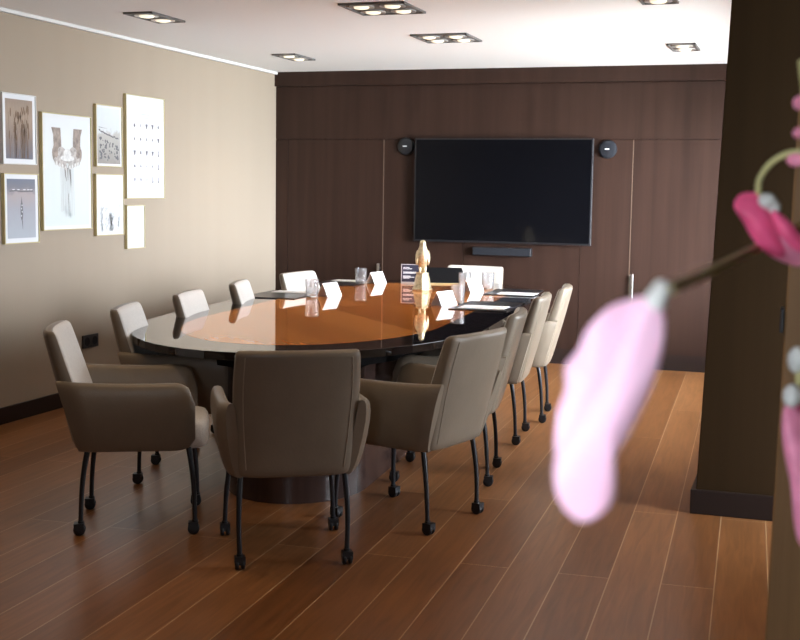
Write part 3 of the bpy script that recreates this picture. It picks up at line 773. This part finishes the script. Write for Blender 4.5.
# hot pink bloom at the right edge
D1 = 1.1
bl = MB().ellipsoid(loc_(at(767, 201, D1 - .006)), (.0085, .008, .0075)).ellipsoid(loc_(at(774, 207, D1 - .004)), (.006, .006, .007)).build('bloom', 'column', orc, smooth=True); bl['label'] = 'hot pink bloom with grey-white base, side on'
petal(bl, [(735, 200), (742, 193), (758, 193), (768, 203), (780, 225), (786, 250), (780, 258), (765, 252), (752, 238), (742, 220), (734, 208)], D1, .010, .001, 'petal')
petal(bl, [(764, 206), (776, 214), (792, 224), (806, 240), (815, 262), (800, 267), (785, 263), (770, 255), (760, 240), (758, 220)], D1 + .010, .014, .001, 'petalrim')
petal(bl, [(772, 210), (788, 220), (800, 236), (806, 252), (798, 252), (784, 240), (775, 225)], D1 - .012, .006, .001, 'petal')
petal(bl, [(745, 197), (765, 197), (775, 225), (772, 245), (758, 235), (748, 215)], D1 + .035, -.012, .001, 'petal')
# huge pale bloom close to the lens
D2 = .56
bl = MB().ellipsoid(loc_(at(661, 291, D2)), (.0042, .0042, .0050)).ellipsoid(loc_(at(656, 300, D2)), (.0050, .0050, .0056)).build('bloom', 'column', orc, smooth=True); bl['label'] = 'large blurred pale pink bloom'
petal(bl, [(656, 300), (664, 315), (663, 345), (652, 385), (636, 420), (620, 448), (612, 468), (614, 495), (602, 514), (582, 523), (563, 508), (554, 483), (557, 452), (575, 425), (598, 390), (620, 345), (640, 312)], D2, .006, .0008, 'petalpale', d1=D2 - .01)
petal(bl, [(650, 300), (630, 299), (607, 308), (588, 328), (578, 350), (565, 366), (566, 388), (557, 415), (555, 450), (565, 475), (585, 470), (605, 430), (625, 390), (645, 340)], D2 + .012, .005, .0012, 'petalpale', d1=D2 + .004)
petal(bl, [(650, 305), (640, 330), (615, 375), (596, 420), (590, 455), (605, 460), (625, 425), (645, 380), (658, 330)], D2 + .045, -.010, .001, 'petalpale', d1=D2 + .035)
# lower bloom, cut by the right edge
D3 = 1.05
bl = MB().ellipsoid(loc_(at(797, 360, D3)), (.008, .008, .012)).ellipsoid(loc_(at(792, 396, D3 - .006)), (.0080, .008, .0105)).build('bloom', 'column', orc, smooth=True); bl['label'] = 'lower pink bloom cut off by the picture edge'
petal(bl, [(786, 404), (797, 408), (808, 430), (815, 470), (820, 510), (812, 545), (800, 545), (794, 520), (791, 485), (784, 450), (782, 420)], D3, .010, .001, 'petalrim')
petal(bl, [(796, 404), (815, 415), (835, 450), (840, 500), (825, 530), (808, 500), (798, 450)], D3 + .012, .010, .001, 'petal')
# buds
for (x, y, rx, rz) in ((800, 103, .0062, .0066), (799, 133, .0056, .0052), (796, 160, .0085, .0062), (812, 82, .004, .005)):
    MB().ellipsoid(loc_(at(x, y, 1.06)), (rx, .006, rz)).build('bud', 'petalrim', orc, smooth=True)
# pot and leaves (below and right of the frame)
MB().lathe([(.001, 0), (.050, 0), (.062, .09), (.072, .165), (.074, .172), (.068, .172), (.060, .155), (.001, .155)], 32).build('pot', 'pot', orc, smooth=True)
MB().lathe([(.001, .156), (.060, .157), (.05, .162), (.001, .166)], 24).build('potting_bark', 'soil', orc)
for k in range(4):
    a = 0.3 + k * .75; d = Vector((math.cos(a * 1.0) * .5 + .3, math.sin(a - 1.2), 0)).normalized(); sd = Vector((-d.y, d.x, 0))
    mb = MB(); L = .15; r0 = []
    vs = []; fs = []
    for i in range(9):
        u = i / 8; c_ = d * (L * u) + Vector((0, 0, .165 + .06 * math.sin(u * pi * .8) - .03 * u * u)); wv = .027 * math.sin(pi * min(1, u * .9 + .1)) + .003
        vs += [c_ - sd * wv + Vector((0, 0, .008)), c_, c_ + sd * wv + Vector((0, 0, .008))]
    for i in range(8):
        for j in (0, 1): fs.append((i * 3 + j, i * 3 + j + 1, i * 3 + 4 + j, i * 3 + 3 + j))
    mb.add(vs, fs).build('leaf', 'leaf', orc, smooth=True, solid=.002)
ps = empty('plant_stand', (.27, 1.02, 0)); tag(ps, 'slim round wooden plant stand under the orchid pot', 'plant stand')
MB().lathe([(.001, .775), (.11, .775), (.115, .785), (.112, .80), (.001, .80)], 32).build('stand_top', 'standwood', ps, smooth=True)
MB().lathe([(.016, .02), (.016, .776)], 16).build('pole', 'standwood', ps, smooth=True)
MB().lathe([(.001, 0), (.10, 0), (.10, .012), (.03, .022), (.001, .022)], 32).build('foot', 'standwood', ps, smooth=True)

# ------------------------------------------------------------------ daylight
wd = bpy.data.worlds.new('daylight'); C.world = wd; wd.use_nodes = True
n = wd.node_tree.nodes; l = wd.node_tree.links; bg = n['Background']
tc = n.new('ShaderNodeTexCoord'); sp = n.new('ShaderNodeSeparateXYZ'); rp_ = n.new('ShaderNodeValToRGB')
mr = n.new('ShaderNodeMapRange'); mr.inputs['From Min'].default_value = -1
l.new(tc.outputs['Generated'], sp.inputs[0]); l.new(sp.outputs['Z'], mr.inputs['Value']); l.new(mr.outputs[0], rp_.inputs[0])
e = rp_.color_ramp.elements
e[0].position = .40; e[0].color = (.56, .62, .66, 1); e[1].position = .54; e[1].color = (.86, .94, 1.04, 1)
mr2 = n.new('ShaderNodeMapRange'); mr2.inputs['From Min'].default_value = -.75; mr2.inputs['From Max'].default_value = .45
mr2.inputs['To Min'].default_value = 1.9; mr2.inputs['To Max'].default_value = .30      # the sky is brightest on the side facing away from the dark wall
l.new(sp.outputs['Y'], mr2.inputs['Value'])
vs_ = n.new('ShaderNodeVectorMath'); vs_.operation = 'SCALE'; l.new(rp_.outputs[0], vs_.inputs[0]); l.new(mr2.outputs[0], vs_.inputs['Scale'])
l.new(vs_.outputs[0], bg.inputs['Color']); bg.inputs['Strength'].default_value = 45.0
def portal(name, loc, rot, sx, sy):
    d = bpy.data.lights.new(name, 'AREA'); d.shape = 'RECTANGLE'; d.size = sx; d.size_y = sy; d.cycles.is_portal = True
    o = bpy.data.objects.new(name, d); col.objects.link(o); o.location = loc; o.rotation_euler = rot
portal('window_portal', (XR + .22, (y0 + y1) / 2, (z0 + z1) / 2), (0, R(90), 0), 1.62, 3.6)
portal('rear_window_portal', ((xa + xb) / 2, YR - .18, (za + zb) / 2), (R(90), 0, 0), 0.41, 0.41)

portal('side_window_portal', (1.39, (ys0 + ys1) / 2, (zs0 + zs1) / 2), (0, R(90), 0), 2.05, .45)
# warm downlights: the lamps of the ceiling fixtures
def lamp(x, y, p, w_=.1):
    d = bpy.data.lights.new('downlight_lamp', 'SPOT'); d.energy = p; d.color = (1, .70, .40); d.spot_size = R(115); d.spot_blend = .8; d.shadow_soft_size = w_
    o = bpy.data.objects.new('downlight_lamp', d); col.objects.link(o); o.location = (x, y, H - .03)
for x, y in ((-2.40, 6.76), (-2.42, 8.15), (-3.925, 6.79), (-3.97, 9.06), (-.89, 9.0), (-.82, 6.72)): lamp(x, y, 14)
for x, y in ((-3.925, 4.5), (-.85, 4.45), (-2.4, 4.0), (.3, 4.3), (-.8, 2.2), (-2.4, 2.2)):  # extra downlights out of view, added to brighten the foreground floor
    fixture(x, y, 1, 'two-lamp downlight above the foreground floor'); lamp(x, y, 30)
